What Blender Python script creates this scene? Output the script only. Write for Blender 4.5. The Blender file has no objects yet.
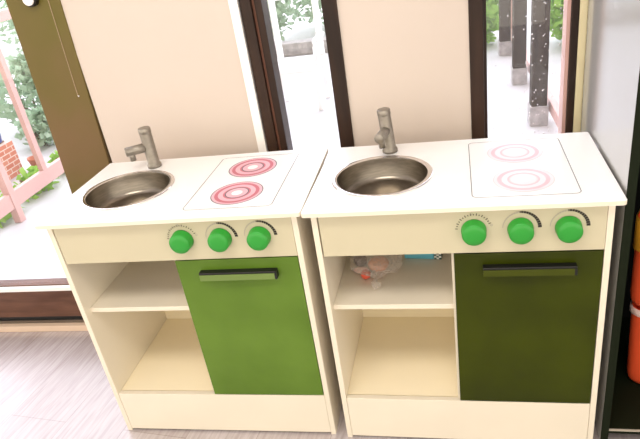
import bpy, bmesh, math, random
from mathutils import Vector, Matrix
random.seed(4)
PI = math.pi
sc = bpy.context.scene
COL = sc.collection

# ------------------------------------------------------------------ materials
def new_mat(name):
    m = bpy.data.materials.new(name); m.use_nodes = True
    nt = m.node_tree; nt.nodes.clear()
    out = nt.nodes.new('ShaderNodeOutputMaterial')
    return m, nt, out

def pbr(name, col, rough=.5, metal=0., spec=.5, vary=.06, vscale=6., bump=0., bscale=200., coat=0., stretch=(1,1,1), col2=None, ior=None):
    m, nt, out = new_mat(name)
    N = nt.nodes.new; L = nt.links.new
    b = N('ShaderNodeBsdfPrincipled'); L(b.outputs[0], out.inputs[0])
    tc = N('ShaderNodeTexCoord'); mp = N('ShaderNodeMapping'); mp.inputs['Scale'].default_value = stretch
    L(tc.outputs['Object'], mp.inputs[0])
    nz = N('ShaderNodeTexNoise'); nz.inputs['Scale'].default_value = vscale; nz.inputs['Detail'].default_value = 4
    L(mp.outputs[0], nz.inputs['Vector'])
    mx = N('ShaderNodeMix'); mx.data_type = 'RGBA'
    c2 = col2 if col2 else tuple(max(0, c*(1-vary)) for c in col)
    c1 = col if col2 else tuple(min(1, c*(1+vary)) for c in col)
    mx.inputs['A'].default_value = (*c1, 1); mx.inputs['B'].default_value = (*c2, 1)
    cr = N('ShaderNodeMapRange'); cr.inputs[1].default_value = .35; cr.inputs[2].default_value = .65
    L(nz.outputs['Fac'], cr.inputs[0]); L(cr.outputs[0], mx.inputs['Factor'])
    L(mx.outputs['Result'], b.inputs['Base Color'])
    b.inputs['Roughness'].default_value = rough; b.inputs['Metallic'].default_value = metal
    b.inputs['Specular IOR Level'].default_value = spec
    if ior: b.inputs['IOR'].default_value = ior
    if coat:
        b.inputs['Coat Weight'].default_value = coat; b.inputs['Coat Roughness'].default_value = .08
    if bump:
        n2 = N('ShaderNodeTexNoise'); n2.inputs['Scale'].default_value = bscale; L(mp.outputs[0], n2.inputs['Vector'])
        bp = N('ShaderNodeBump'); bp.inputs['Strength'].default_value = bump; bp.inputs['Distance'].default_value = .002
        L(n2.outputs['Fac'], bp.inputs['Height']); L(bp.outputs[0], b.inputs['Normal'])
    return m

def floor_material():
    m, nt, out = new_mat('laminate_planks')
    N = nt.nodes.new; L = nt.links.new
    b = N('ShaderNodeBsdfPrincipled'); L(b.outputs[0], out.inputs[0])
    tc = N('ShaderNodeTexCoord')
    mp = N('ShaderNodeMapping'); mp.inputs['Rotation'].default_value = (0, 0, math.radians(-83))
    L(tc.outputs['Object'], mp.inputs[0])
    br = N('ShaderNodeTexBrick'); br.inputs['Scale'].default_value = 1
    br.inputs['Brick Width'].default_value = 1.2; br.inputs['Row Height'].default_value = .19
    br.inputs['Mortar Size'].default_value = .0012; br.inputs['Mortar Smooth'].default_value = .3
    br.inputs['Color1'].default_value = (.49, .435, .44, 1); br.inputs['Color2'].default_value = (.55, .50, .515, 1)
    br.inputs['Mortar'].default_value = (.36, .31, .30, 1)
    L(mp.outputs[0], br.inputs['Vector'])
    m2 = N('ShaderNodeMapping'); m2.inputs['Scale'].default_value = (5, 70, 1); L(mp.outputs[0], m2.inputs[0])
    nz = N('ShaderNodeTexNoise'); nz.inputs['Scale'].default_value = 1.6; nz.inputs['Detail'].default_value = 6; nz.inputs['Distortion'].default_value = .6
    L(m2.outputs[0], nz.inputs['Vector'])
    rp = N('ShaderNodeValToRGB'); rp.color_ramp.elements[0].position = .36; rp.color_ramp.elements[1].position = .6
    rp.color_ramp.elements[0].color = (.80, .77, .76, 1); rp.color_ramp.elements[1].color = (1, 1, 1, 1)
    L(nz.outputs['Fac'], rp.inputs[0])
    mx = N('ShaderNodeMix'); mx.data_type = 'RGBA'; mx.blend_type = 'MULTIPLY'; mx.inputs['Factor'].default_value = 1
    L(br.outputs['Color'], mx.inputs['A']); L(rp.outputs[0], mx.inputs['B'])
    L(mx.outputs['Result'], b.inputs['Base Color'])
    b.inputs['Roughness'].default_value = .27; b.inputs['IOR'].default_value = 1.85
    bp = N('ShaderNodeBump'); bp.inputs['Strength'].default_value = .35; bp.inputs['Distance'].default_value = .001
    L(nz.outputs['Fac'], bp.inputs['Height']); L(bp.outputs[0], b.inputs['Normal'])
    return m

def glass_material(name, tint=(1, 1, 1), haze=0.):
    m, nt, out = new_mat(name)
    N = nt.nodes.new; L = nt.links.new
    t = N('ShaderNodeBsdfTransparent'); t.inputs[0].default_value = (*tint, 1)
    g = N('ShaderNodeBsdfGlossy'); g.inputs['Roughness'].default_value = .03
    lw = N('ShaderNodeLayerWeight'); pw = N('ShaderNodeMath'); pw.operation = 'POWER'; pw.inputs[1].default_value = 5
    L(lw.outputs['Facing'], pw.inputs[0])
    f = N('ShaderNodeMath'); f.operation = 'MULTIPLY_ADD'; f.inputs[1].default_value = .9; f.inputs[2].default_value = .035; L(pw.outputs[0], f.inputs[0])
    mx = N('ShaderNodeMixShader'); L(f.outputs[0], mx.inputs[0]); L(t.outputs[0], mx.inputs[1]); L(g.outputs[0], mx.inputs[2])
    last = mx
    if haze:
        d = N('ShaderNodeBsdfTranslucent'); d.inputs[0].default_value = (.95, .95, .95, 1)
        m2 = N('ShaderNodeMixShader'); 
        nz = N('ShaderNodeTexNoise'); nz.inputs['Scale'].default_value = 9
        ml = N('ShaderNodeMath'); ml.operation = 'MULTIPLY'; ml.inputs[1].default_value = haze*2
        L(nz.outputs['Fac'], ml.inputs[0]); L(ml.outputs[0], m2.inputs[0])
        L(mx.outputs[0], m2.inputs[1]); L(d.outputs[0], m2.inputs[2]); last = m2
    L(last.outputs[0], out.inputs[0])
    return m

def leaf_material(name, c1, c2):
    m, nt, out = new_mat(name)
    N = nt.nodes.new; L = nt.links.new
    d = N('ShaderNodeBsdfDiffuse'); t = N('ShaderNodeBsdfTranslucent')
    nz = N('ShaderNodeTexNoise'); nz.inputs['Scale'].default_value = 7
    tc = N('ShaderNodeTexCoord'); L(tc.outputs['Object'], nz.inputs['Vector'])
    mx = N('ShaderNodeMix'); mx.data_type = 'RGBA'
    mx.inputs['A'].default_value = (*c1, 1); mx.inputs['B'].default_value = (*c2, 1)
    L(nz.outputs['Fac'], mx.inputs['Factor'])
    L(mx.outputs['Result'], d.inputs[0]); L(mx.outputs['Result'], t.inputs[0])
    ms = N('ShaderNodeMixShader'); ms.inputs[0].default_value = .4
    L(d.outputs[0], ms.inputs[1]); L(t.outputs[0], ms.inputs[2]); L(ms.outputs[0], out.inputs[0])
    return m

def brick_material():
    m, nt, out = new_mat('red_brick')
    N = nt.nodes.new; L = nt.links.new
    b = N('ShaderNodeBsdfPrincipled'); L(b.outputs[0], out.inputs[0]); b.inputs['Roughness'].default_value = .8
    tc = N('ShaderNodeTexCoord'); mp = N('ShaderNodeMapping'); mp.inputs['Rotation'].default_value = (PI/2, 0, 0)
    sx = N('ShaderNodeSeparateXYZ'); L(tc.outputs['Object'], sx.inputs[0])
    ad = N('ShaderNodeMath'); L(sx.outputs[0], ad.inputs[0]); L(sx.outputs[1], ad.inputs[1])
    cb = N('ShaderNodeCombineXYZ'); L(ad.outputs[0], cb.inputs[0]); L(sx.outputs[2], cb.inputs[1])
    br = N('ShaderNodeTexBrick'); br.inputs['Scale'].default_value = 1
    br.inputs['Brick Width'].default_value = .075; br.inputs['Row Height'].default_value = .03; br.inputs['Mortar Size'].default_value = .003
    br.inputs['Color1'].default_value = (.55, .17, .10, 1); br.inputs['Color2'].default_value = (.62, .24, .15, 1); br.inputs['Mortar'].default_value = (.75, .6, .52, 1)
    L(cb.outputs[0], br.inputs['Vector']); L(br.outputs['Color'], b.inputs['Base Color'])
    return m

M = dict(
    cream=pbr('cream_laminate', (.56, .51, .36), .42, vary=.02, vscale=3),
    cream_edge=pbr('pale_edge_banding', (.80, .73, .60), .4, vary=.02),
    inner=pbr('cream_laminate_inside', (.95, .85, .63), .45, vary=.02),
    top=pbr('white_worktop', (.92, .915, .91), .35, vary=.01),
    steel=pbr('brushed_steel', (.30, .265, .22), .28, metal=1, vary=.12, vscale=40, stretch=(1, 1, 6)),
    rim=pbr('pale_steel_rim', (.78, .77, .77), .2, metal=1, vary=.03),
    drain=pbr('dark_drain', (.25, .22, .19), .35, metal=1),
    tap=pbr('grey_tap_metal', (.31, .28, .24), .40, metal=.7, vary=.12, vscale=60),
    green=pbr('green_knob_plastic', (.022, .31, .032), .35, vary=.05),
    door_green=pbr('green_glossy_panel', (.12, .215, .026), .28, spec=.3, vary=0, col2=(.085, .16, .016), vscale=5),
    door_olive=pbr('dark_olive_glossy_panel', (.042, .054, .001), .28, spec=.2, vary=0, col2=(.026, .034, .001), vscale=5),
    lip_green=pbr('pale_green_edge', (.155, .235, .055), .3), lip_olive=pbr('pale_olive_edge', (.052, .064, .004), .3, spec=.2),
    black=pbr('black_plastic', (.006, .006, .006), .4),
    ink=pbr('dark_print', (.03, .025, .02), .6), ink_grey=pbr('grey_print', (.42, .38, .31), .6),
    line=pbr('thin_grey_print', (.13, .13, .15), .6), red=pbr('red_print', (.55, .15, .20), .5), pink=pbr('pink_print', (.76, .45, .52), .5),
    red_faded=pbr('faded_red_print', (.84, .50, .56), .5), pink_faded=pbr('faded_pink_print', (.90, .74, .79), .5), grey_faded=pbr('faded_grey_print', (.68, .66, .68), .5),
    wall=pbr('peach_wall_paint', (.62, .535, .475), .7, vary=.015, vscale=2, bump=.05, bscale=300),
    ceiling=pbr('white_ceiling_paint', (.85, .84, .82), .8, vary=.01),
    brown=pbr('dark_brown_frame', (.018, .009, .006), .42, spec=.25, col2=(.042, .020, .012), vscale=3, stretch=(8, 8, 1)),
    stile=pbr('brown_olive_stile', (.165, .100, .042), .45, spec=.3, col2=(.110, .100, .008), vscale=2.2),
    rail=pbr('reddish_brown_rail', (.15, .07, .042), .4, spec=.3, col2=(.085, .036, .022), vscale=5, stretch=(1, 6, 6)),
    groove=pbr('groove_brown', (.34, .25, .15), .5), orange_line=pbr('orange_seal', (.15, .055, .03), .5), white=pbr('white_trim', (.92, .90, .89), .4, vary=.01),
    beige=pbr('beige_trim', (.72, .55, .42), .5), cream_trim=pbr('yellowish_trim', (.75, .66, .42), .5),
    pale_pink=pbr('pale_pink_metal', (.60, .37, .33), .4),
    tile=pbr('pale_terrace_tile', (.60, .60, .61), .5, vary=.05, vscale=3),
    post=pbr('brown_veranda_post', (.024, .015, .010), .7, spec=.1, col2=(.05, .034, .024), vscale=9, stretch=(4, 4, 1)),
    stone=pbr('grey_stone_base', (.42, .40, .40), .8, vary=.2, vscale=20),
    chair=pbr('white_garden_plastic', (.92, .92, .92), .35, vary=.01),
    lacquer=pbr('black_gloss_lacquer', (.003, .003, .003), .6, spec=.1), reflection_grey=pbr('black_gloss_painted_reflection', (.36, .36, .355), .14, vary=0, ior=2.4),  # grey base paints in the bright reflection on the black gloss side
    shelf_edge=pbr('dark_green_black_edge', (.006, .010, .003), .7, spec=.15),
    redp=pbr('red_plastic', (.95, .11, .035), .38, vary=.06), orange=pbr('orange_plastic', (.85, .38, .03), .4), paler=pbr('pale_pink_rim', (.9, .66, .6), .4),
    brick=brick_material(), bark=pbr('bark', (.22, .15, .10), .9, vary=.3, vscale=15),
    leaf=leaf_material('leaf_green', (.10, .26, .07), (.42, .56, .30)), leaf_pale=leaf_material('leaf_pale', (.22, .40, .24), (.62, .74, .58)),
    leaf_bright=leaf_material('leaf_bright', (.22, .50, .05), (.55, .80, .22)),
    bluep=pbr('blue_plastic', (.06, .10, .42), .4), terra=pbr('terracotta', (.55, .20, .11), .8),
    salmon=pbr('salmon_food', (.80, .36, .19), .5, vary=.15, vscale=30), plum=pbr('dark_plum', (.05, .012, .025), .35), tomato=pbr('tomato_red', (.72, .10, .05), .4), blush=pbr('pale_pink_food', (.85, .55, .48), .5),
    turquoise=pbr('turquoise_card', (.13, .48, .62), .45), check=pbr('dark_green_card', (.03, .09, .07), .5), paper=pbr('white_paper', (.88, .88, .84), .6),
    floor=floor_material(), glass=glass_material('clear_glass'), wet=glass_material('wet_glass', haze=.012),
)
def bag_material():
    m, nt, out = new_mat('clear_crumpled_film')
    N = nt.nodes.new; L = nt.links.new
    t = N('ShaderNodeBsdfTransparent'); t.inputs[0].default_value = (.97, .95, .93, 1)
    g = N('ShaderNodeBsdfGlossy'); g.inputs['Roughness'].default_value = .12; g.inputs[0].default_value = (1, .96, .92, 1)
    mx = N('ShaderNodeMixShader'); mx.inputs[0].default_value = .30
    nz = N('ShaderNodeTexNoise'); nz.inputs['Scale'].default_value = 70
    bp = N('ShaderNodeBump'); bp.inputs['Strength'].default_value = 1; bp.inputs['Distance'].default_value = .01
    L(nz.outputs['Fac'], bp.inputs['Height']); L(bp.outputs[0], g.inputs['Normal'])
    L(t.outputs[0], mx.inputs[1]); L(g.outputs[0], mx.inputs[2])
    d = N('ShaderNodeBsdfDiffuse'); d.inputs[0].default_value = (.95, .88, .82, 1); d2 = N('ShaderNodeMixShader')
    wv = N('ShaderNodeTexNoise'); wv.inputs['Scale'].default_value = 38; wv.inputs['Detail'].default_value = 3; wv.inputs['Distortion'].default_value = 1.5
    rp = N('ShaderNodeValToRGB'); rp.color_ramp.elements[0].position = .50; rp.color_ramp.elements[1].position = .62
    rp.color_ramp.elements[0].color = (0, 0, 0, 1); rp.color_ramp.elements[1].color = (.5, .5, .5, 1)
    L(wv.outputs['Fac'], rp.inputs[0]); L(rp.outputs[0], d2.inputs[0]); L(mx.outputs[0], d2.inputs[1]); L(d.outputs[0], d2.inputs[2]); L(d2.outputs[0], out.inputs[0])
    return m
M['film'] = bag_material()

# ------------------------------------------------------------------ mesh helpers
class MB:
    def __init__(s): s.bm = bmesh.new()
    def box(s, x0, x1, y0, y1, z0, z1, mi=0, bev=0.):
        r = bmesh.ops.create_cube(s.bm, size=1)
        vs = r['verts']
        for v in vs:
            v.co = Vector(((x0+x1)/2+v.co.x*(x1-x0), (y0+y1)/2+v.co.y*(y1-y0), (z0+z1)/2+v.co.z*(z1-z0)))
        fs = {f for v in vs for f in v.link_faces}
        for f in fs: f.material_index = mi
        if bev:
            es = {e for v in vs for e in v.link_edges}
            rb = bmesh.ops.bevel(s.bm, geom=list(es), offset=bev, segments=2, affect='EDGES', profile=.6)
            for f in rb['faces']: f.material_index = mi
        return s
    def lathe(s, prof, c=(0, 0, 0), n=32, mi=0, axis='z', smooth=True, closed_ends=True):
        rings = []
        for (r, h) in prof:
            ring = []
            for i in range(n):
                a = 2*PI*i/n
                p = Vector((r*math.cos(a), r*math.sin(a), h))
                if axis == 'y': p = Vector((p.x, -h, p.y))
                if axis == 'x': p = Vector((h, p.x, p.y))
                ring.append(s.bm.verts.new(p+Vector(c)))
            rings.append(ring)
        for a, b in zip(rings, rings[1:]):
            for i in range(n):
                f = s.bm.faces.new((a[i], a[(i+1) % n], b[(i+1) % n], b[i])); f.material_index = mi; f.smooth = smooth
        if closed_ends:
            for ring in (rings[0], rings[-1]):
                f = s.bm.faces.new(ring); f.material_index = mi
        bmesh.ops.recalc_face_normals(s.bm, faces=s.bm.faces)
        return s
    def tube(s, pts, r, n=12, mi=0):
        pts = [Vector(p) for p in pts]; rr = r if isinstance(r, (list, tuple)) else [r]*len(pts)
        rings = []
        for i, p in enumerate(pts):
            d = (pts[min(i+1, len(pts)-1)]-pts[max(i-1, 0)]).normalized()
            u = d.cross(Vector((0, 0, 1))) if abs(d.z) < .95 else d.cross(Vector((1, 0, 0)))
            u.normalize(); w = d.cross(u)
            rings.append([s.bm.verts.new(p+rr[i]*(math.cos(2*PI*k/n)*u+math.sin(2*PI*k/n)*w)) for k in range(n)])
        for a, b in zip(rings, rings[1:]):
            for k in range(n):
                f = s.bm.faces.new((a[k], a[(k+1) % n], b[(k+1) % n], b[k])); f.smooth = True; f.material_index = mi
        for ring in (rings[0], rings[-1]):
            f = s.bm.faces.new(ring); f.material_index = mi
        bmesh.ops.recalc_face_normals(s.bm, faces=s.bm.faces)
        return s
    def quad(s, pts, mi=0):
        f = s.bm.faces.new([s.bm.verts.new(p) for p in pts]); f.material_index = mi; return s
    def build(s, name, mats, parent=None, loc=(0, 0, 0), rotz=0):
        me = bpy.data.meshes.new(name); s.bm.to_mesh(me); s.bm.free()
        for m in (mats if isinstance(mats, (list, tuple)) else [mats]): me.materials.append(m)
        o = bpy.data.objects.new(name, me); COL.objects.link(o)
        o.location = loc; o.rotation_euler = (0, 0, rotz)
        if parent: o.parent = parent
        return o
def empty(name, loc=(0, 0, 0), rotz=0, parent=None):
    o = bpy.data.objects.new(name, None); COL.objects.link(o); o.location = loc; o.rotation_euler = (0, 0, rotz); o.empty_display_size = .05
    if parent: o.parent = parent
    return o
def tag(o, label, cat, group=None, kind=None):
    o['label'] = label; o['category'] = cat
    if group: o['group'] = group
    if kind: o['kind'] = kind
    return o
def struct(o): o['kind'] = 'structure'; return o
def children(o): return [c for c in bpy.data.objects if c.parent == o]
def copy_tree(o, parent=None):
    c = o.copy(); COL.objects.link(c)
    if parent: c.parent = parent
    for ch in children(o):
        copy_tree(ch, c)
    return c

# ------------------------------------------------------------------ room
WY = .44                        # room face of the back wall
struct(MB().box(-4, 4, -4, WY+.03, -.05, 0).build('floor', M['floor']))
struct(MB().box(-4, 4, -3.2, WY+.2, 2.45, 2.55).build('ceiling', M['ceiling']))
w = MB()
for x0, x1 in ((-.060, .388), (.649, .954), (1.218, 4)):
    w.box(x0, x1, WY, WY+.14, 0, 2.2)
for x0, x1 in ((.388, .649), (.954, 1.218)):
    w.box(x0, x1, WY+.02, WY+.12, 0, .42)
w.box(-4, 4, WY, WY+.14, 2.2, 2.45)
struct(w.build('wall_back', M['wall']))
struct(MB().box(-4, -.06, WY-.012, WY+.02, 0, .024, bev=.003).build('trim_1', M['beige']))
struct(MB().box(.386, .409, WY-.012, WY+.05, 0.0, 2.2, bev=.002).build('trim_2', M['white']))
struct(MB().box(1.1992, 1.2178, WY-.004, WY+.1, 0, 2.2, bev=.002).build('trim_3', M['cream_trim']))

# left glass door ------------------------------------------------------------
d = struct(empty('door_1', (-.14, WY, 0)))
s = MB(); s.box(-.0755, .0755, 0, .05, .02, 2.2, bev=.003)
for v in s.bm.verts: v.co.x += (v.co.z-.82)*.030          # the post leans a little
so = s.build('stile', M['stile'], d, (.002, -.004, 0))
g = MB(); g.box(.0438, .0455, -.0012, .001, .80, 2.2)
for v in g.bm.verts: v.co.x += (v.co.z-.82)*.030
g.build('groove', M['groove'], so)
r = MB(); r.box(-3.2, -.06, .002, .05, .054, .160, 0, .003); r.box(-3.2, -.06, .012, .05, .036, .054, 1); r.box(-3.2, -.06, .006, .05, .024, .036, 3); r.box(-3.2, -.06, .0, .05, .160, .176, 2, .003); r.box(-3.2, -.06, .012, .05, .176, .180, 0)
r.build('bottom_rail', [M['rail'], M['black'], M['white'], M['drain']], d)
MB().box(-3.2, -.06, .02, .028, .180, 2.2).build('pane', M['glass'], d)
lk = MB(); lk.lathe([(.019, 0), (.019, .012), (.0165, .016)], (0, 0, 0), 32, 0, 'y'); lk.lathe([(.015, .015), (.015, .019), (.013, .0205)], (0, 0, 0), 32, 1, 'y')
lk.build('lock', [M['black'], M['white']], d, (.011, -.005, 1.057))
MB().lathe([(.0026, 0), (.0022, .002)], (0, 0, 0), 12, 0, 'y').build('screw', M['rim'], d, (.048, -.0035, .80))

# middle window ----------------------------------------------------------------
wi = struct(empty('window_1', (.53, WY, .42)))
f = MB()
f.box(-.119, -.091, -.006, .06, 0, 1.78, 0, .002); f.box(-.085, -.066, .004, .06, 0, 1.78, 0, .002); f.box(-.092, -.084, .008, .05, 0, 1.78, 1)
f.box(.082, .119, -.006, .06, 0, 1.78, 0, .002); f.box(-.07, .085, .0, .06, 0, .05); f.box(-.07, .085, .0, .06, 1.73, 1.78)
f.build('frame', [M['brown'], M['orange_line']], wi)
MB().box(-.068, .083, .03, .036, .05, 1.73).build('pane', M['glass'], wi)
# right window -----------------------------------------------------------------
wj = struct(empty('window_2', (1.085, WY, .42)))
f = MB()
f.box(-.131, -.098, -.006, .06, 0, 1.78, 0, .002); f.box(-.098, -.090, .01, .05, 0, 1.78, 0)
f.box(.097, .114, -.006, .06, 0, 1.78, 0, .002); f.box(-.1, .1, 0, .06, 0, .05); f.box(-.1, .1, 0, .06, 1.73, 1.78)
f.box(.089, .097, .004, .05, 0, 1.78, 1)
f.build('frame', [M['brown'], M['pale_pink']], wj)
MB().box(-.094, .094, .03, .036, .05, 1.73).build('pane', M['wet'], wj)
rd = MB()
for i in range(230):
    x = random.choice((random.uniform(-.085, .088), random.uniform(.0, .09))); z = random.uniform(.08, .62); rr = random.uniform(.0008, .0020)
    rd.lathe([(rr, 0), (rr*.8, rr*.5), (rr*.3, rr*.8)], (x, .03, z), 6, 0, 'y')
ro = rd.build('raindrop', M['rim'], wj); ro['kind'] = 'stuff'; ro['label'] = 'small raindrops on the glass'

# ------------------------------------------------------------------ play kitchen
H, TH, T = .637, .0105, .012
L0, R0 = .0146, .5854           # outer faces of the side panels
ZF, ZP = .526, .131             # control panel bottom, plinth top
DB = .325                       # back of the carcass
SC, SR = (.148, .149), .101     # sink centre, hole radius

def worktop():
    bm = bmesh.new()
    outer = []; rc = .006
    x0, x1, y0, y1 = 0, .6, -.018, .337
    for cx, cy, a0 in ((x1-rc, y1-rc, 0), (x0+rc, y1-rc, 90), (x0+rc, y0+rc, 180), (x1-rc, y0+rc, 270)):
        for k in range(4):
            a = math.radians(a0+30*k); outer.append((cx+rc*math.cos(a), cy+rc*math.sin(a)))
    n = 48
    inner = [(SC[0]+SR*math.cos(2*PI*k/n), SC[1]+SR*math.sin(2*PI*k/n)) for k in range(n)]
    loops = {}
    for z in (H, H-TH):
        edges = []
        for key, pts in (('o', outer), ('i', inner)):
            vs = [bm.verts.new((x, y, z)) for x, y in pts]; loops[(key, z)] = vs
            edges += [bm.edges.new((vs[i], vs[(i+1) % len(vs)])) for i in range(len(vs))]
        bmesh.ops.triangle_fill(bm, use_beauty=True, use_dissolve=False, edges=edges)
    for key in 'oi':
        a, b = loops[(key, H)], loops[(key, H-TH)]
        for i in range(len(a)): bm.faces.new((a[i], a[(i+1) % len(a)], b[(i+1) % len(a)], b[i]))
    # drop any face filling the hole
    for f in list(bm.faces):
        c = f.calc_center_median()
        if abs(f.normal.z) > .9 and math.hypot(c.x-SC[0], c.y-SC[1]) < SR*.9 and all(math.hypot(v.co.x-SC[0], v.co.y-SC[1]) < SR*1.01 for v in f.verts): bm.faces.remove(f)
    bmesh.ops.recalc_face_normals(bm, faces=bm.faces)
    es = [e for e in bm.edges if len(e.link_faces) == 2 and e.calc_face_angle(0) > 1.2 and all(not math.hypot(v.co.x-SC[0], v.co.y-SC[1]) < SR*1.02 for v in e.verts)]
    for f in bm.faces: f.material_index = 1 if abs(f.normal.z) < .5 else 0
    bmesh.ops.bevel(bm, geom=es, offset=.0012, segments=2, affect='EDGES')
    s = MB(); s.bm.free(); s.bm = bm; return s

def ring(s, c, r0, r1, z, mi, n=56):
    for k in range(n):
        a, b = 2*PI*k/n, 2*PI*(k+1)/n
        s.quad([(c[0]+r*math.cos(t), c[1]+r*math.sin(t), z) for r, t in ((r0, a), (r1, a), (r1, b), (r0, b))], mi)
def burner(s, c, z):
    ring(s, c, .0545, .0565, z, 0)                                       # grey outline
    ring(s, c, .0485, .0545, z, 2); ring(s, c, .0405, .0485, z, 1)       # pink, red
    ring(s, c, .0385, .0405, z, 2); ring(s, c, .0260, .0300, z, 1); ring(s, c, .0300, .0385, z, 2)
    ring(s, c, .0235, .0260, z, 0); ring(s, c, .0120, .0235, z, 2)
def outline(s, x0, x1, y0, y1, rc, wd, z):
    pts = []
    for cx, cy, a0 in ((x1-rc, y1-rc, 0), (x0+rc, y1-rc, 90), (x0+rc, y0+rc, 180), (x1-rc, y0+rc, 270)):
        for k in range(7):
            a = math.radians(a0+15*k); pts.append((cx, cy, a))
    n = len(pts)
    for i in range(n):
        p, q = pts[i], pts[(i+1) % n]
        s.quad([(c[0]+r*math.cos(c[2]), c[1]+r*math.sin(c[2]), z) for c, r in ((p, rc-wd), (p, rc), (q, rc), (q, rc-wd))])

def kitchen(name, loc, rotz):
    k = empty(name, loc, rotz)
    MB().box(L0, L0+T, 0, DB, 0, H-TH, bev=.0008).build('side_panel', M['cream_edge'], k)
    MB().box(R0-T, R0, 0, DB, 0, H-TH, bev=.0008).build('side_panel', M['cream_edge'], k)
    MB().box(L0+T, R0-T, DB-.005, DB, .004, H-TH).build('back_panel', M['inner'], k)
    MB().box(L0+T, R0-T, .017, DB-.005, .116, .128, bev=.0008).build('bottom_panel', M['inner'], k)
    MB().box(.2885, .3005, .0105, DB-.005, .128, H-TH, bev=.0006).build('divider', M['cream_edge'], k)
    MB().box(L0+T, .2885, .022, DB-.005, .375, .387, bev=.0008).build('shelf', M['cream_edge'], k)
    MB().box(L0+T+.0005, R0-T-.0005, .001, .013, .006, ZP-.001, bev=.001).build('plinth', M['cream_edge'], k)
    cp = MB().box(L0+T+.003, R0-T-.0005, .0, .013, ZF, H-TH-.0005, bev=.001).build('control_panel', M['cream'], k)
    # dial scales
    KX, KZ = (.332, .4185, .5045), .579
    for j, x in enumerate(KX):
        s = MB(); y = -.0006
        if j == 0:
            for q in range(17):
                a = math.radians(176-q*9.6); wd = .0016
                rr0, rr1 = (.0305, .0335) if q % 2 else (.0302, .0350)
                ca, sa = math.cos(a), math.sin(a)
                s.quad([(x+r*ca+t*sa, y, KZ+r*sa-t*ca) for r, t in ((rr0, -wd/2), (rr1, -wd/2), (rr1, wd/2), (rr0, wd/2))], 0)
            for a0 in (96, 14):
                cx, cz = x+.0345*math.cos(math.radians(a0)), KZ+.0345*math.sin(math.radians(a0))
                for q in range(10):
                    a, b = 2*PI*q/10, 2*PI*(q+1)/10
                    s.quad([(cx+r*math.cos(t), y, cz+r*math.sin(t)) for r, t in ((.0014, a), (.0026, a), (.0026, b), (.0014, b))], 1)
        else:
            n = 44
            for q in range(n):
                if q % 2 and q < 42 and q > 2: gap = .78
                else: gap = 1.
                a = math.radians(178-q*4.05); b = math.radians(178-(q+gap)*4.05)
                wd = .0014+.0056*(q/n)**1.1
                s.quad([(x+r*math.cos(t), y, KZ+r*math.sin(t)) for r, t in ((.0318, a), (.0318+wd, a), (.0318+wd, b), (.0318, b))], 0 if q > 20 else 1)
        s.build('dial_scale', [M['ink'], M['ink_grey']], cp)
    for x in KX:
        s = MB(); s.lathe([(.0242, .0), (.0242, .003), (.0236, .004), (.0229, .020), (.0215, .0225), (.012, .0235), (.0005, .0238)], (0, 0, 0), 40, 0, 'y')
        s.build('knob', M['green'], k, (x, -.0005, KZ-.002))
    dr = MB().box(.2935, R0-T-.0015, .0, .010, ZP+.0015, ZF-.0025, bev=.0008).build('door', M['door_green'], k)
    h = MB()
    h.box(.349, .524, -.0155, -.001, .4925, .4995, 0, .0012)                # black grip
    h.box(.3495, .5195, -.0170, -.012, .480, .4945, 1, .0008)             # panel-coloured lip under it
    h.box(.5192, .5245, -.0170, -.001, .480, .4935, 0, .0008)
    h.build('handle', [M['black'], M['lip_green']], dr)
    wt = worktop().build('worktop', [M['top'], M['cream_edge']], k)
    s = MB(); outline(s, .332, .531, .018, .310, .012, .0015, H+.0004)
    s.build('hob_outline', M['line'], wt)
    for c in ((.430, .237), (.434, .093)):
        s = MB(); burner(s, (0, 0), 0); s.build('burner_print', [M['line'], M['red'], M['pink']], wt, (c[0], c[1], H+.0005)).scale = (1.04, 1.04, 1)
    # sink
    s = MB()
    s.lathe([(.1065, .0004), (.1065, .0022), (.1045, .0036), (.0985, .0036), (.0955, .0020)], (0, 0, 0), 56, 1, closed_ends=False)
    s.lathe([(.0955, .0020), (.0945, -.004), (.091, -.040), (.086, -.047), (.078, -.050), (.018, -.053), (.0005, -.053)], (0, 0, 0), 56, 0, closed_ends=False)
    s.lathe([(.0965, -.0005), (.0955, -.005), (.092, -.041), (.087, -.0485), (.078, -.0515), (.0005, -.0545)], (0, 0, 0), 56, 0, closed_ends=False)
    sk = s.build('sink', [M['steel'], M['rim']], k, (SC[0]-.002, SC[1]-.001, H)); sk.scale = (1.03, 1.03, 1)
    MB().lathe([(.016, -.0535), (.016, -.0515), (.012, -.0508), (.0005, -.0515)], (0, 0, 0), 24).build('drain', M['drain'], sk)
    # tap
    s = MB(); s.lathe([(.0180, .0003), (.0180, .007), (.0160, .0095), (.0150, .013), (.0148, .090), (.0148, .0905), (.0155, .0915), (.0155, .102), (.0140, .1045), (.0005, .1047)], (0, 0, 0), 32)
    tp = s.build('tap', M['tap'], k, (.152, .288, H), math.radians(212))
    s = MB(); s.tube([(.004, 0, .055), (.056, 0, .054)], .0118, 20)
    s.lathe([(.0118, .0), (.0118, .001), (.0102, .0035), (.0005, .004)], (.056, 0, .054), 20, 0, 'x')
    s.lathe([(.0075, .029), (.0075, .052)], (.046, 0, 0), 20)
    s.build('spout', M['tap'], tp)
    return k
kA = kitchen('play_kitchen', (0, 0, 0), 0)
kB = copy_tree(kA)
for kk, dx in ((kA, -.0045), (kB, .0015)):
    for ch in children(kk):
        if ch.name.startswith('knob'): ch.location.x += dx
        for g2 in children(ch):
            if g2.name.startswith('dial'): g2.location.x += dx
kB.location = (0, 0, 0); kB.location = (.6015, -.0071, 0); kB.rotation_euler = (0, 0, -.0201)
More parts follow.
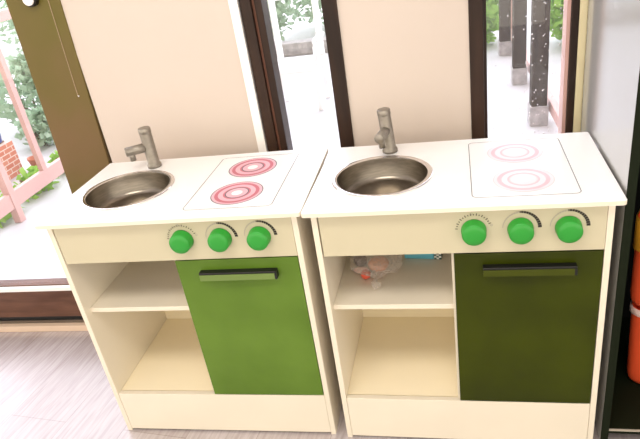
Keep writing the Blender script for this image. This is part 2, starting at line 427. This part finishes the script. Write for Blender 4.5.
for ch in children(kB):
    if ch.name.startswith('tap'): ch.rotation_euler = (Matrix.Rotation(math.radians(-4), 3, 'Y') @ Matrix.Rotation(math.radians(258), 3, 'Z')).to_euler()
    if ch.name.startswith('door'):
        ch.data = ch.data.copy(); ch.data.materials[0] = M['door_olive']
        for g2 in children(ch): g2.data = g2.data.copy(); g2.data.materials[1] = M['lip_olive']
    if ch.name.startswith('worktop'):
        for g2 in children(ch):
            if g2.name.startswith('burner'):
                g2.data = g2.data.copy()
                for i, mm in enumerate(('grey_faded', 'red_faded', 'pink_faded')): g2.data.materials[i] = M[mm]
tag(kA, 'white toy kitchen with leaf-green oven door and empty shelves, beside the glass door', 'toy kitchen', 'toy kitchens along the wall')
tag(kB, 'white toy kitchen with dark olive oven door and faded hob rings, beside the black shelving', 'toy kitchen', 'toy kitchens along the wall')

# ------------------------------------------------------------------ things on the right kitchen's shelf
def onB(x, y, z):
    c, s_ = math.cos(-.0201), math.sin(-.0201)
    return (.6015+c*x-s_*y, -.0071+s_*x+c*y, z)
SZ = .387
def blob(r, sx, sy, sz, jit, n=2, seed=1):
    rn = random.Random(seed); s = MB()
    bmesh.ops.create_icosphere(s.bm, subdivisions=n, radius=r)
    for v in s.bm.verts:
        k = 1+rn.uniform(-jit, jit); v.co = Vector((v.co.x*sx*k, v.co.y*sy*k, v.co.z*sz*k))
    for f in s.bm.faces: f.smooth = True
    return s
bg = blob(.05, 1.24, 1.2, .62, .16, 3, 8)
for v in bg.bm.verts: v.co.z = max(v.co.z, -.0285)
for f in bg.bm.faces: f.smooth = False
bag = bg.build('plastic_bag', M['film'], None, onB(.106, .165, SZ+.029))
kn = MB(); kn.tube([(.0, -.05, -.012), (.008, -.068, -.008), (.005, -.083, -.012), (.012, -.092, -.016)], [.008, .0035, .007, .011], 7)
kn.build('knotted_neck', M['film'], bag)
tag(bag, 'crumpled clear plastic bag of toy food on the upper shelf of the right toy kitchen', 'bag')
def food(name, mat, r, sx, sy, sz, loc, label, cat, seed):
    o = blob(r, sx, sy, sz, .04, 3, seed).build(name, mat, None, loc); tag(o, label, cat); return o
food('toy_steak', M['salmon'], .024, 1.05, 1.1, .62, onB(.114, .164, SZ+.0165), 'salmon coloured toy food piece at the right side of the clear bag', 'toy food', 3)
food('toy_plum', M['plum'], .0165, 1.0, 1.0, .95, onB(.068, .180, SZ+.0175), 'dark plum coloured toy fruit inside the clear bag', 'toy food', 4)
food('toy_tomato', M['tomato'], .012, 1.0, 1.0, .9, onB(.088, .124, SZ+.0130), 'small red toy food piece at the front of the clear bag', 'toy food', 5)
food('toy_sausage', M['blush'], .010, 1.9, .8, .8, onB(.074, .148, SZ+.0105), 'pale pink toy food piece at the left front of the clear bag', 'toy food', 6)
b = MB(); b.box(-.042, .030, -.03, .03, 0, .02, 0, .003)
bx = b.build('toy_box', M['turquoise'], None, onB(.216, .236, SZ+.0003), -.12)
e = MB(); e.box(.030, .048, -.03, .03, 0, .02, 1, .002)
for i in range(3):
    for j in range(4):
        if (i+j) % 2: e.box(.0302+i*.0058, .0302+(i+1)*.0058, -.0304, -.0296, .001+j*.0046, .001+(j+1)*.0046, 0)
        if (i+j) % 2: e.box(.0302+i*.0058, .0302+(i+1)*.0058, -.030+j*.015, -.015+j*.015, .0199, .0203, 0)
e.build('end_cap', [M['paper'], M['check']], bx)
tag(bx, 'flat turquoise box with a dark checked end lying at the back of the upper shelf', 'box')

# ------------------------------------------------------------------ black shelving on the right
SX = 1.2055
sh = empty('shelving_unit', (SX, -.010, 0), -.0201)
p_ = MB(); p_.box(0, .004, .002, .43, 0, 1.5, 0); p_.box(.004, .016, .002, .43, 0, 1.5, 1); p_.box(0, .016, 0, .002, 0, 1.5, 1); p_.build('side_panel', [M['reflection_grey'], M['shelf_edge']], sh)
MB().box(.78, .796, 0, .43, 0, 1.5, 0, .0012).build('side_panel', M['lacquer'], sh)
MB().box(.0165, .7795, .415, .43, .02, 1.5).build('back_panel', M['lacquer'], sh)
for z in (.045, .80, 1.15, 1.484):
    MB().box(.0165, .7795, .004, .415, z-.016, z, 0, .0012).build('shelf', M['shelf_edge'], sh)
MB().box(.0165, .7795, .001, .0038, .040, .0445).build('edge_strip', M['ink_grey'], sh)
tag(sh, 'tall black gloss shelving unit standing against the right side of the toy kitchens', 'shelf')
def tub(name, loc, hgt, r0, r1, label, bands):
    s = MB()
    s.lathe([(r0*.72, 0), (r0*.88, .006), (r0*.97, .018), (r0, .035), (r1, hgt-.006), (r1*1.0, hgt), (r1*.93, hgt), (r0*.9, .03), (r0*.7, .008), (.0005, .008)], (0, 0, 0), 40, 0, closed_ends=False)
    def square():
        for v in s.bm.verts:
            r = math.hypot(v.co.x, v.co.y)
            if r > 1e-4:
                c, q = abs(v.co.x/r), abs(v.co.y/r); k = 1/(c**5+q**5)**.2; v.co.x *= k; v.co.y *= k
    square()
    o = s.build(name, M['redp'], None, loc, math.radians(-28))
    s = MB(); s.lathe([(r0*.0005, 0), (r0*.72, 0)], (0, 0, .0001), 40, closed_ends=False); square(); s.build('base', M['redp'], o)
    for z0, z1, ra, mt, nm in bands:
        s = MB(); s.lathe([(ra*.99, z0), (ra*1.035, z0+.003), (ra*1.035, z1-.003), (ra*.99, z1)], (0, 0, 0), 40, closed_ends=False); square(); s.build(nm, mt, o)
    return tag(o, label, 'bucket')
tub('toy_bucket', (1.369, .165, .0455), .225, .060, .066, 'squarish red toy bucket with pale pink rim on the bottom shelf of the black unit', [(.208, .227, .0665, M['paler'], 'rim')])
tub('toy_bucket', (1.360, .165, .2735), .225, .064, .066, 'squarish red toy bucket with orange top band, stacked upon another bucket', [(.150, .227, .0665, M['orange'], 'band')])

# ------------------------------------------------------------------ outside
struct(MB().box(-14, 14, WY+.03, 18, -.08, -.03).build('terrace', M['tile']))
def leaves(s, c, rad, n, size, rn, mi=0):
    for _ in range(n):
        while True:
            p = Vector((rn.uniform(-1, 1), rn.uniform(-1, 1), rn.uniform(-1, 1)))
            if .25 < p.length < 1: break
        p = Vector((c[0]+p.x*rad[0], c[1]+p.y*rad[1], max(c[2]+p.z*rad[2], .015)))
        u = Vector((rn.uniform(-1, 1), rn.uniform(-1, 1), rn.uniform(-.6, .6))).normalized()
        v = u.cross(Vector((rn.uniform(-1, 1), rn.uniform(-1, 1), rn.uniform(-1, 1)))).normalized()
        l, wd = size*rn.uniform(.7, 1.3), size*rn.uniform(.3, .5)
        s.quad([p, p+u*l*.5+v*wd, p+u*l, p+u*l*.5-v*wd], mi)
def bush(name, loc, blobs, n, size, mat, seed, label, cat, trunk=None, group=None):
    rn = random.Random(seed); o = empty(name, loc)
    s = MB()
    for c, rad in blobs: leaves(s, c, rad, n, size, rn)
    s.build('foliage', mat, o)
    s = MB()
    if trunk: s.tube([(0, 0, 0), (.02, .01, trunk*.5), (0, 0, trunk)], [.06, .05, .035], 8)
    else:
        for q in range(4): s.tube([(0, 0, 0), (rn.uniform(-.12, .12), rn.uniform(-.12, .12), blobs[0][0][2]+.05)], [.012, .006], 6)
    s.build('trunk' if trunk else 'stem', M['bark'], o)
    return tag(o, label, cat, group)
# left: railing running away along the terrace edge
RX = -1.28
rl = empty('terrace_railing', (RX, 1.4, -.03))
MB().box(-.015, .015, -.6, 1.9, .08, .16, bev=.004).build('bottom_rail', M['pale_pink'], rl)
MB().box(-.03, .03, -.6, 1.9, .92, .97, bev=.004).build('top_rail', M['pale_pink'], rl)
for y in (-.02, .95, 1.85): MB().box(-.02, .02, y-.02, y+.02, 0, .97, bev=.003).build('post', M['pale_pink'], rl)
for y in (-.38, .28, .62, 1.28): MB().box(-.013, .013, y-.018, y+.018, .16, .92).build('baluster', M['pale_pink'], rl)
tag(rl, 'pale pink metal railing running away along the terrace seen through the glass door', 'railing')
pl = empty('brick_planter', (-1.95, 1.6, -.03))
MB().box(-.2, .2, -.6, .50, 0, .21, bev=.004).build('box', M['brick'], pl)
MB().box(-.17, .17, -.57, .47, .2105, .2205).build('soil', M['bark'], pl)
tag(pl, 'low red brick planter beyond the pink railing', 'planter')
for i, (x, y) in enumerate(((-1.42, 1.40), (-1.42, 1.76), (-1.42, 2.12))):
    bush('low_shrub', (x, y, -.03), [((0, 0, .05), (.07, .14, .08))], 220, .05, M['leaf_bright'], 20+i,
         ('bright green low plant at the near end of the railing', 'bright green low plant in the middle behind the lower rail', 'bright green low plant behind the lower rail, next to the brown door post')[i], 'plant', None, 'low plants along the railing')
pot = MB(); pot.lathe([(.0005, 0), (.04, 0), (.052, .09), (.056, .09), (.056, .11), (.048, .11), (.036, .02), (.0005, .02)], (0, 0, 0), 24, closed_ends=False)
tag(pot.build('flower_pot', M['bluep'], None, (-1.60, 1.82, .0)), 'blue flower pot with a dark green plant at the end of the brick planter', 'flower pot')
bp_ = [o for o in COL.objects if o.name == 'flower_pot'][0]; bp_.location = (-1.81, 2.03, .1908)
lf = MB(); leaves(lf, (0, 0, .17), (.07, .07, .075), 200, .035, random.Random(5)); lf.build('plant', M['leaf'], bp_)
pot = MB(); pot.lathe([(.0005, 0), (.028, 0), (.038, .06), (.042, .06), (.042, .075), (.034, .075), (.025, .012), (.0005, .012)], (0, 0, 0), 24, closed_ends=False)
tag(pot.build('flower_pot', M['terra'], None, (-1.68, 2.14, -.03)), 'small terracotta flower pot on the terrace behind the railing', 'flower pot')
for i, (x, y, h, m, lb) in enumerate((
        (-2.25, 3.05, .55, 'leaf_pale', 'pale green shrub directly behind the pink railing, next to the brown door post'),
        (-1.90, 2.58, .26, 'leaf_pale', 'small pale green shrub low between the railing balusters and the brown door post'),
        (-5.1, 7.2, .9, 'leaf_pale', 'farthest pale green shrub seen at the top left of the glass door'))):
    bush('shrub', (x, y, -.03), [((0, 0, h*.5), (h*.55, h*.55, h*.5)), ((.2*h, .1, h*.75), (h*.35, h*.35, h*.3))], int(620*min(1, h*1.6)), .05+.03*h, M[m], 40+i, lb, 'shrub', None, 'garden shrubs on the left')
# centre: white chair and shrubs
ch = empty('garden_chair', (-.10, 3.10, -.03), 0)
for x in (-.24, .19): MB().box(x-.022, x+.022, -.22, -.18, 0, .42, bev=.006).build('leg', M['chair'], ch)
for x in (-.24, .19): MB().box(x-.022, x+.022, .19, .23, 0, .42, bev=.006).build('leg', M['chair'], ch)
MB().box(-.28, .23, -.24, .25, .40, .45, bev=.012).build('seat', M['chair'], ch)
MB().box(-.27, .22, -.235, -.215, .24, .40, bev=.005).build('apron', M['chair'], ch)
bk = MB(); bk.box(-.265, -.205, .2, .24, .45, 1.12, 0, .008); bk.box(.155, .215, .2, .24, .45, 1.12, 0, .008); bk.box(-.2045, .1545, .2, .24, 1.02, 1.12, 0, .008)
bk.build('backrest', M['chair'], ch)
for x in (-.275, .215):
    a = MB(); a.tube([(x, .22, .66), (x, 0, .67), (x, -.17, .66), (x, -.21, .62), (x, -.21, .44)], [.022, .026, .028, .024, .02], 10); a.build('armrest', M['chair'], ch)
ch.scale = (.72, .72, .69); ch.location = (-.09, 3.02, -.03)
tag(ch, 'small white plastic garden armchair on the terrace outside the middle window', 'chair')
for i, (x, y, h, m, lb) in enumerate((
        (-1.15, 5.5, .8, 'leaf_pale', 'pale green shrub behind the white chair, on its left'),
        (-.42, 6.3, 1.05, 'leaf_pale', 'pale green shrub behind the white chair, on its right'))):
    bush('shrub', (x, y, -.03), [((0, 0, h*.45), (h*.6, h*.5, h*.45)), ((.1, .1, h*.8), (h*.4, h*.4, h*.3))], 1100, .085, M[m], 60+i, lb, 'shrub', None, 'garden shrubs behind the chair')
ld = MB().box(-1.2, .6, -.08, .08, 0, .12, bev=.01).build('garden_kerb', M['stone'], None, (-.3, 4.85, -.03))
tag(ld, 'low grey stone kerb in front of the shrubs outside the middle window', 'kerb')
# right: veranda colonnade
for i, (x, y) in enumerate(((1.39, 2.28), (1.385, 3.12), (1.375, 3.98))):
    vp = empty('veranda_post', (x, y, -.03))
    MB().box(-.042, .042, -.042, .042, .10, 2.3, bev=.004).build('shaft', M['post'], vp)
    MB().box(-.05, .05, -.05, .05, 0, .11, bev=.006).build('base', M['stone'], vp)
    tag(vp, ('brown veranda post nearest the wet right window', 'second brown veranda post from the wet window', 'farthest of the three brown veranda posts outside the wet window')[i], 'post', 'veranda posts')
r2 = empty('veranda_railing', (1.47, 3.6, -.03))
MB().box(-.02, .02, -1.7, 2.2, .06, .12, bev=.004).build('bottom_rail', M['pale_pink'], r2)
MB().box(-.03, .03, -1.7, 2.2, .90, .95, bev=.004).build('top_rail', M['pale_pink'], r2)
for y in (-1.66, -.95, -.05, .8, 1.6, 2.15): MB().box(-.014, .014, y-.02, y+.02, 0, .9, bev=.003).build('baluster', M['pale_pink'], r2)
tag(r2, 'pale pink railing beside the brown veranda posts outside the wet window', 'railing')
for i, (x, y, h, m, lb) in enumerate(((2.0, 4.2, .62, 'leaf_bright', 'bright green shrub right of the veranda posts'), (1.14, 4.5, .48, 'leaf_bright', 'bright green shrub at the left end of the veranda'))):
    bush('shrub', (x, y, -.03), [((0, 0, h*.45), (h*.5, h*.5, h*.45)), ((.1, .1, h*.8), (h*.35, h*.35, h*.3))], 1000, .09, M[m], 80+i, lb, 'shrub', None, 'garden shrubs by the veranda')

# ------------------------------------------------------------------ light
W = bpy.data.worlds.new('daylight'); sc.world = W; W.use_nodes = True
nt = W.node_tree; nt.nodes.clear(); N = nt.nodes.new; L = nt.links.new
out = N('ShaderNodeOutputWorld'); bgn = N('ShaderNodeBackground'); L(bgn.outputs[0], out.inputs[0])
tc = N('ShaderNodeTexCoord'); sp = N('ShaderNodeSeparateXYZ'); L(tc.outputs['Generated'], sp.inputs[0])
mr = N('ShaderNodeMapRange'); mr.interpolation_type = 'SMOOTHSTEP'; mr.inputs[1].default_value = -.1; mr.inputs[2].default_value = .35
L(sp.outputs[1], mr.inputs[0])
mx = N('ShaderNodeMix'); mx.data_type = 'RGBA'

ab = N('ShaderNodeMath'); ab.operation = 'ABSOLUTE'; L(sp.outputs[2], ab.inputs[0])
mz = N('ShaderNodeMapRange'); mz.interpolation_type = 'SMOOTHSTEP'; mz.inputs[1].default_value = .1; mz.inputs[2].default_value = .6; L(ab.outputs[0], mz.inputs[0])
rm = N('ShaderNodeMix'); rm.data_type = 'RGBA'; rm.inputs['A'].default_value = (2.7, 2.44, 2.05, 1); rm.inputs['B'].default_value = (.75, .70, .62, 1)
L(mz.outputs[0], rm.inputs['Factor']); L(rm.outputs['Result'], mx.inputs['A'])
mx.inputs['A'].default_value = (1, 1, 1, 1); mx.inputs['B'].default_value = (4.0, 4.0, 4.5, 1)
L(mr.outputs[0], mx.inputs['Factor']); L(mx.outputs['Result'], bgn.inputs[0]); bgn.inputs[1].default_value = 1.0
def area(name, loc, rot, size, power, col):
    l = bpy.data.lights.new(name, 'AREA'); l.shape = 'RECTANGLE'; l.size, l.size_y = size; l.energy = power; l.color = col
    o = bpy.data.objects.new(name, l); COL.objects.link(o); o.location = loc; o.rotation_euler = rot; return o
area('ceiling_lamp', (.5, -1.1, 2.44), (0, 0, 0), (1.6, .6), 30, (1, .93, .82))

# ------------------------------------------------------------------ camera
cd = bpy.data.cameras.new('camera'); cam = bpy.data.objects.new('camera', cd); COL.objects.link(cam)
f_, px, py = 593.28, 337.788, 227.329
cd.sensor_fit = 'HORIZONTAL'; cd.sensor_width = 36; cd.lens = f_*36/640
cd.shift_x = -(px-320)/640; cd.shift_y = (py-219.5)/640
cd.clip_start = .02
R = Matrix(((0.98092414, 0.14474136, -0.12976047), (-0.04506942, -0.47999496, -0.87611277), (-0.18909412, 0.86524839, -0.46431523)))
# rows: camera right, camera down, camera forward
right, down, fwd = R[0], R[1], R[2]
m = Matrix((right, -Vector(down), -Vector(fwd))).transposed().to_4x4()
m.translation = Vector((.8944, -1.0392, 1.1472))
cam.matrix_world = m
sc.camera = cam
sc.view_settings.view_transform = 'Standard'; sc.view_settings.look = 'None'
sc.view_settings.gamma = 1; sc.view_settings.exposure = 0; sc.view_settings.use_curve_mapping = False
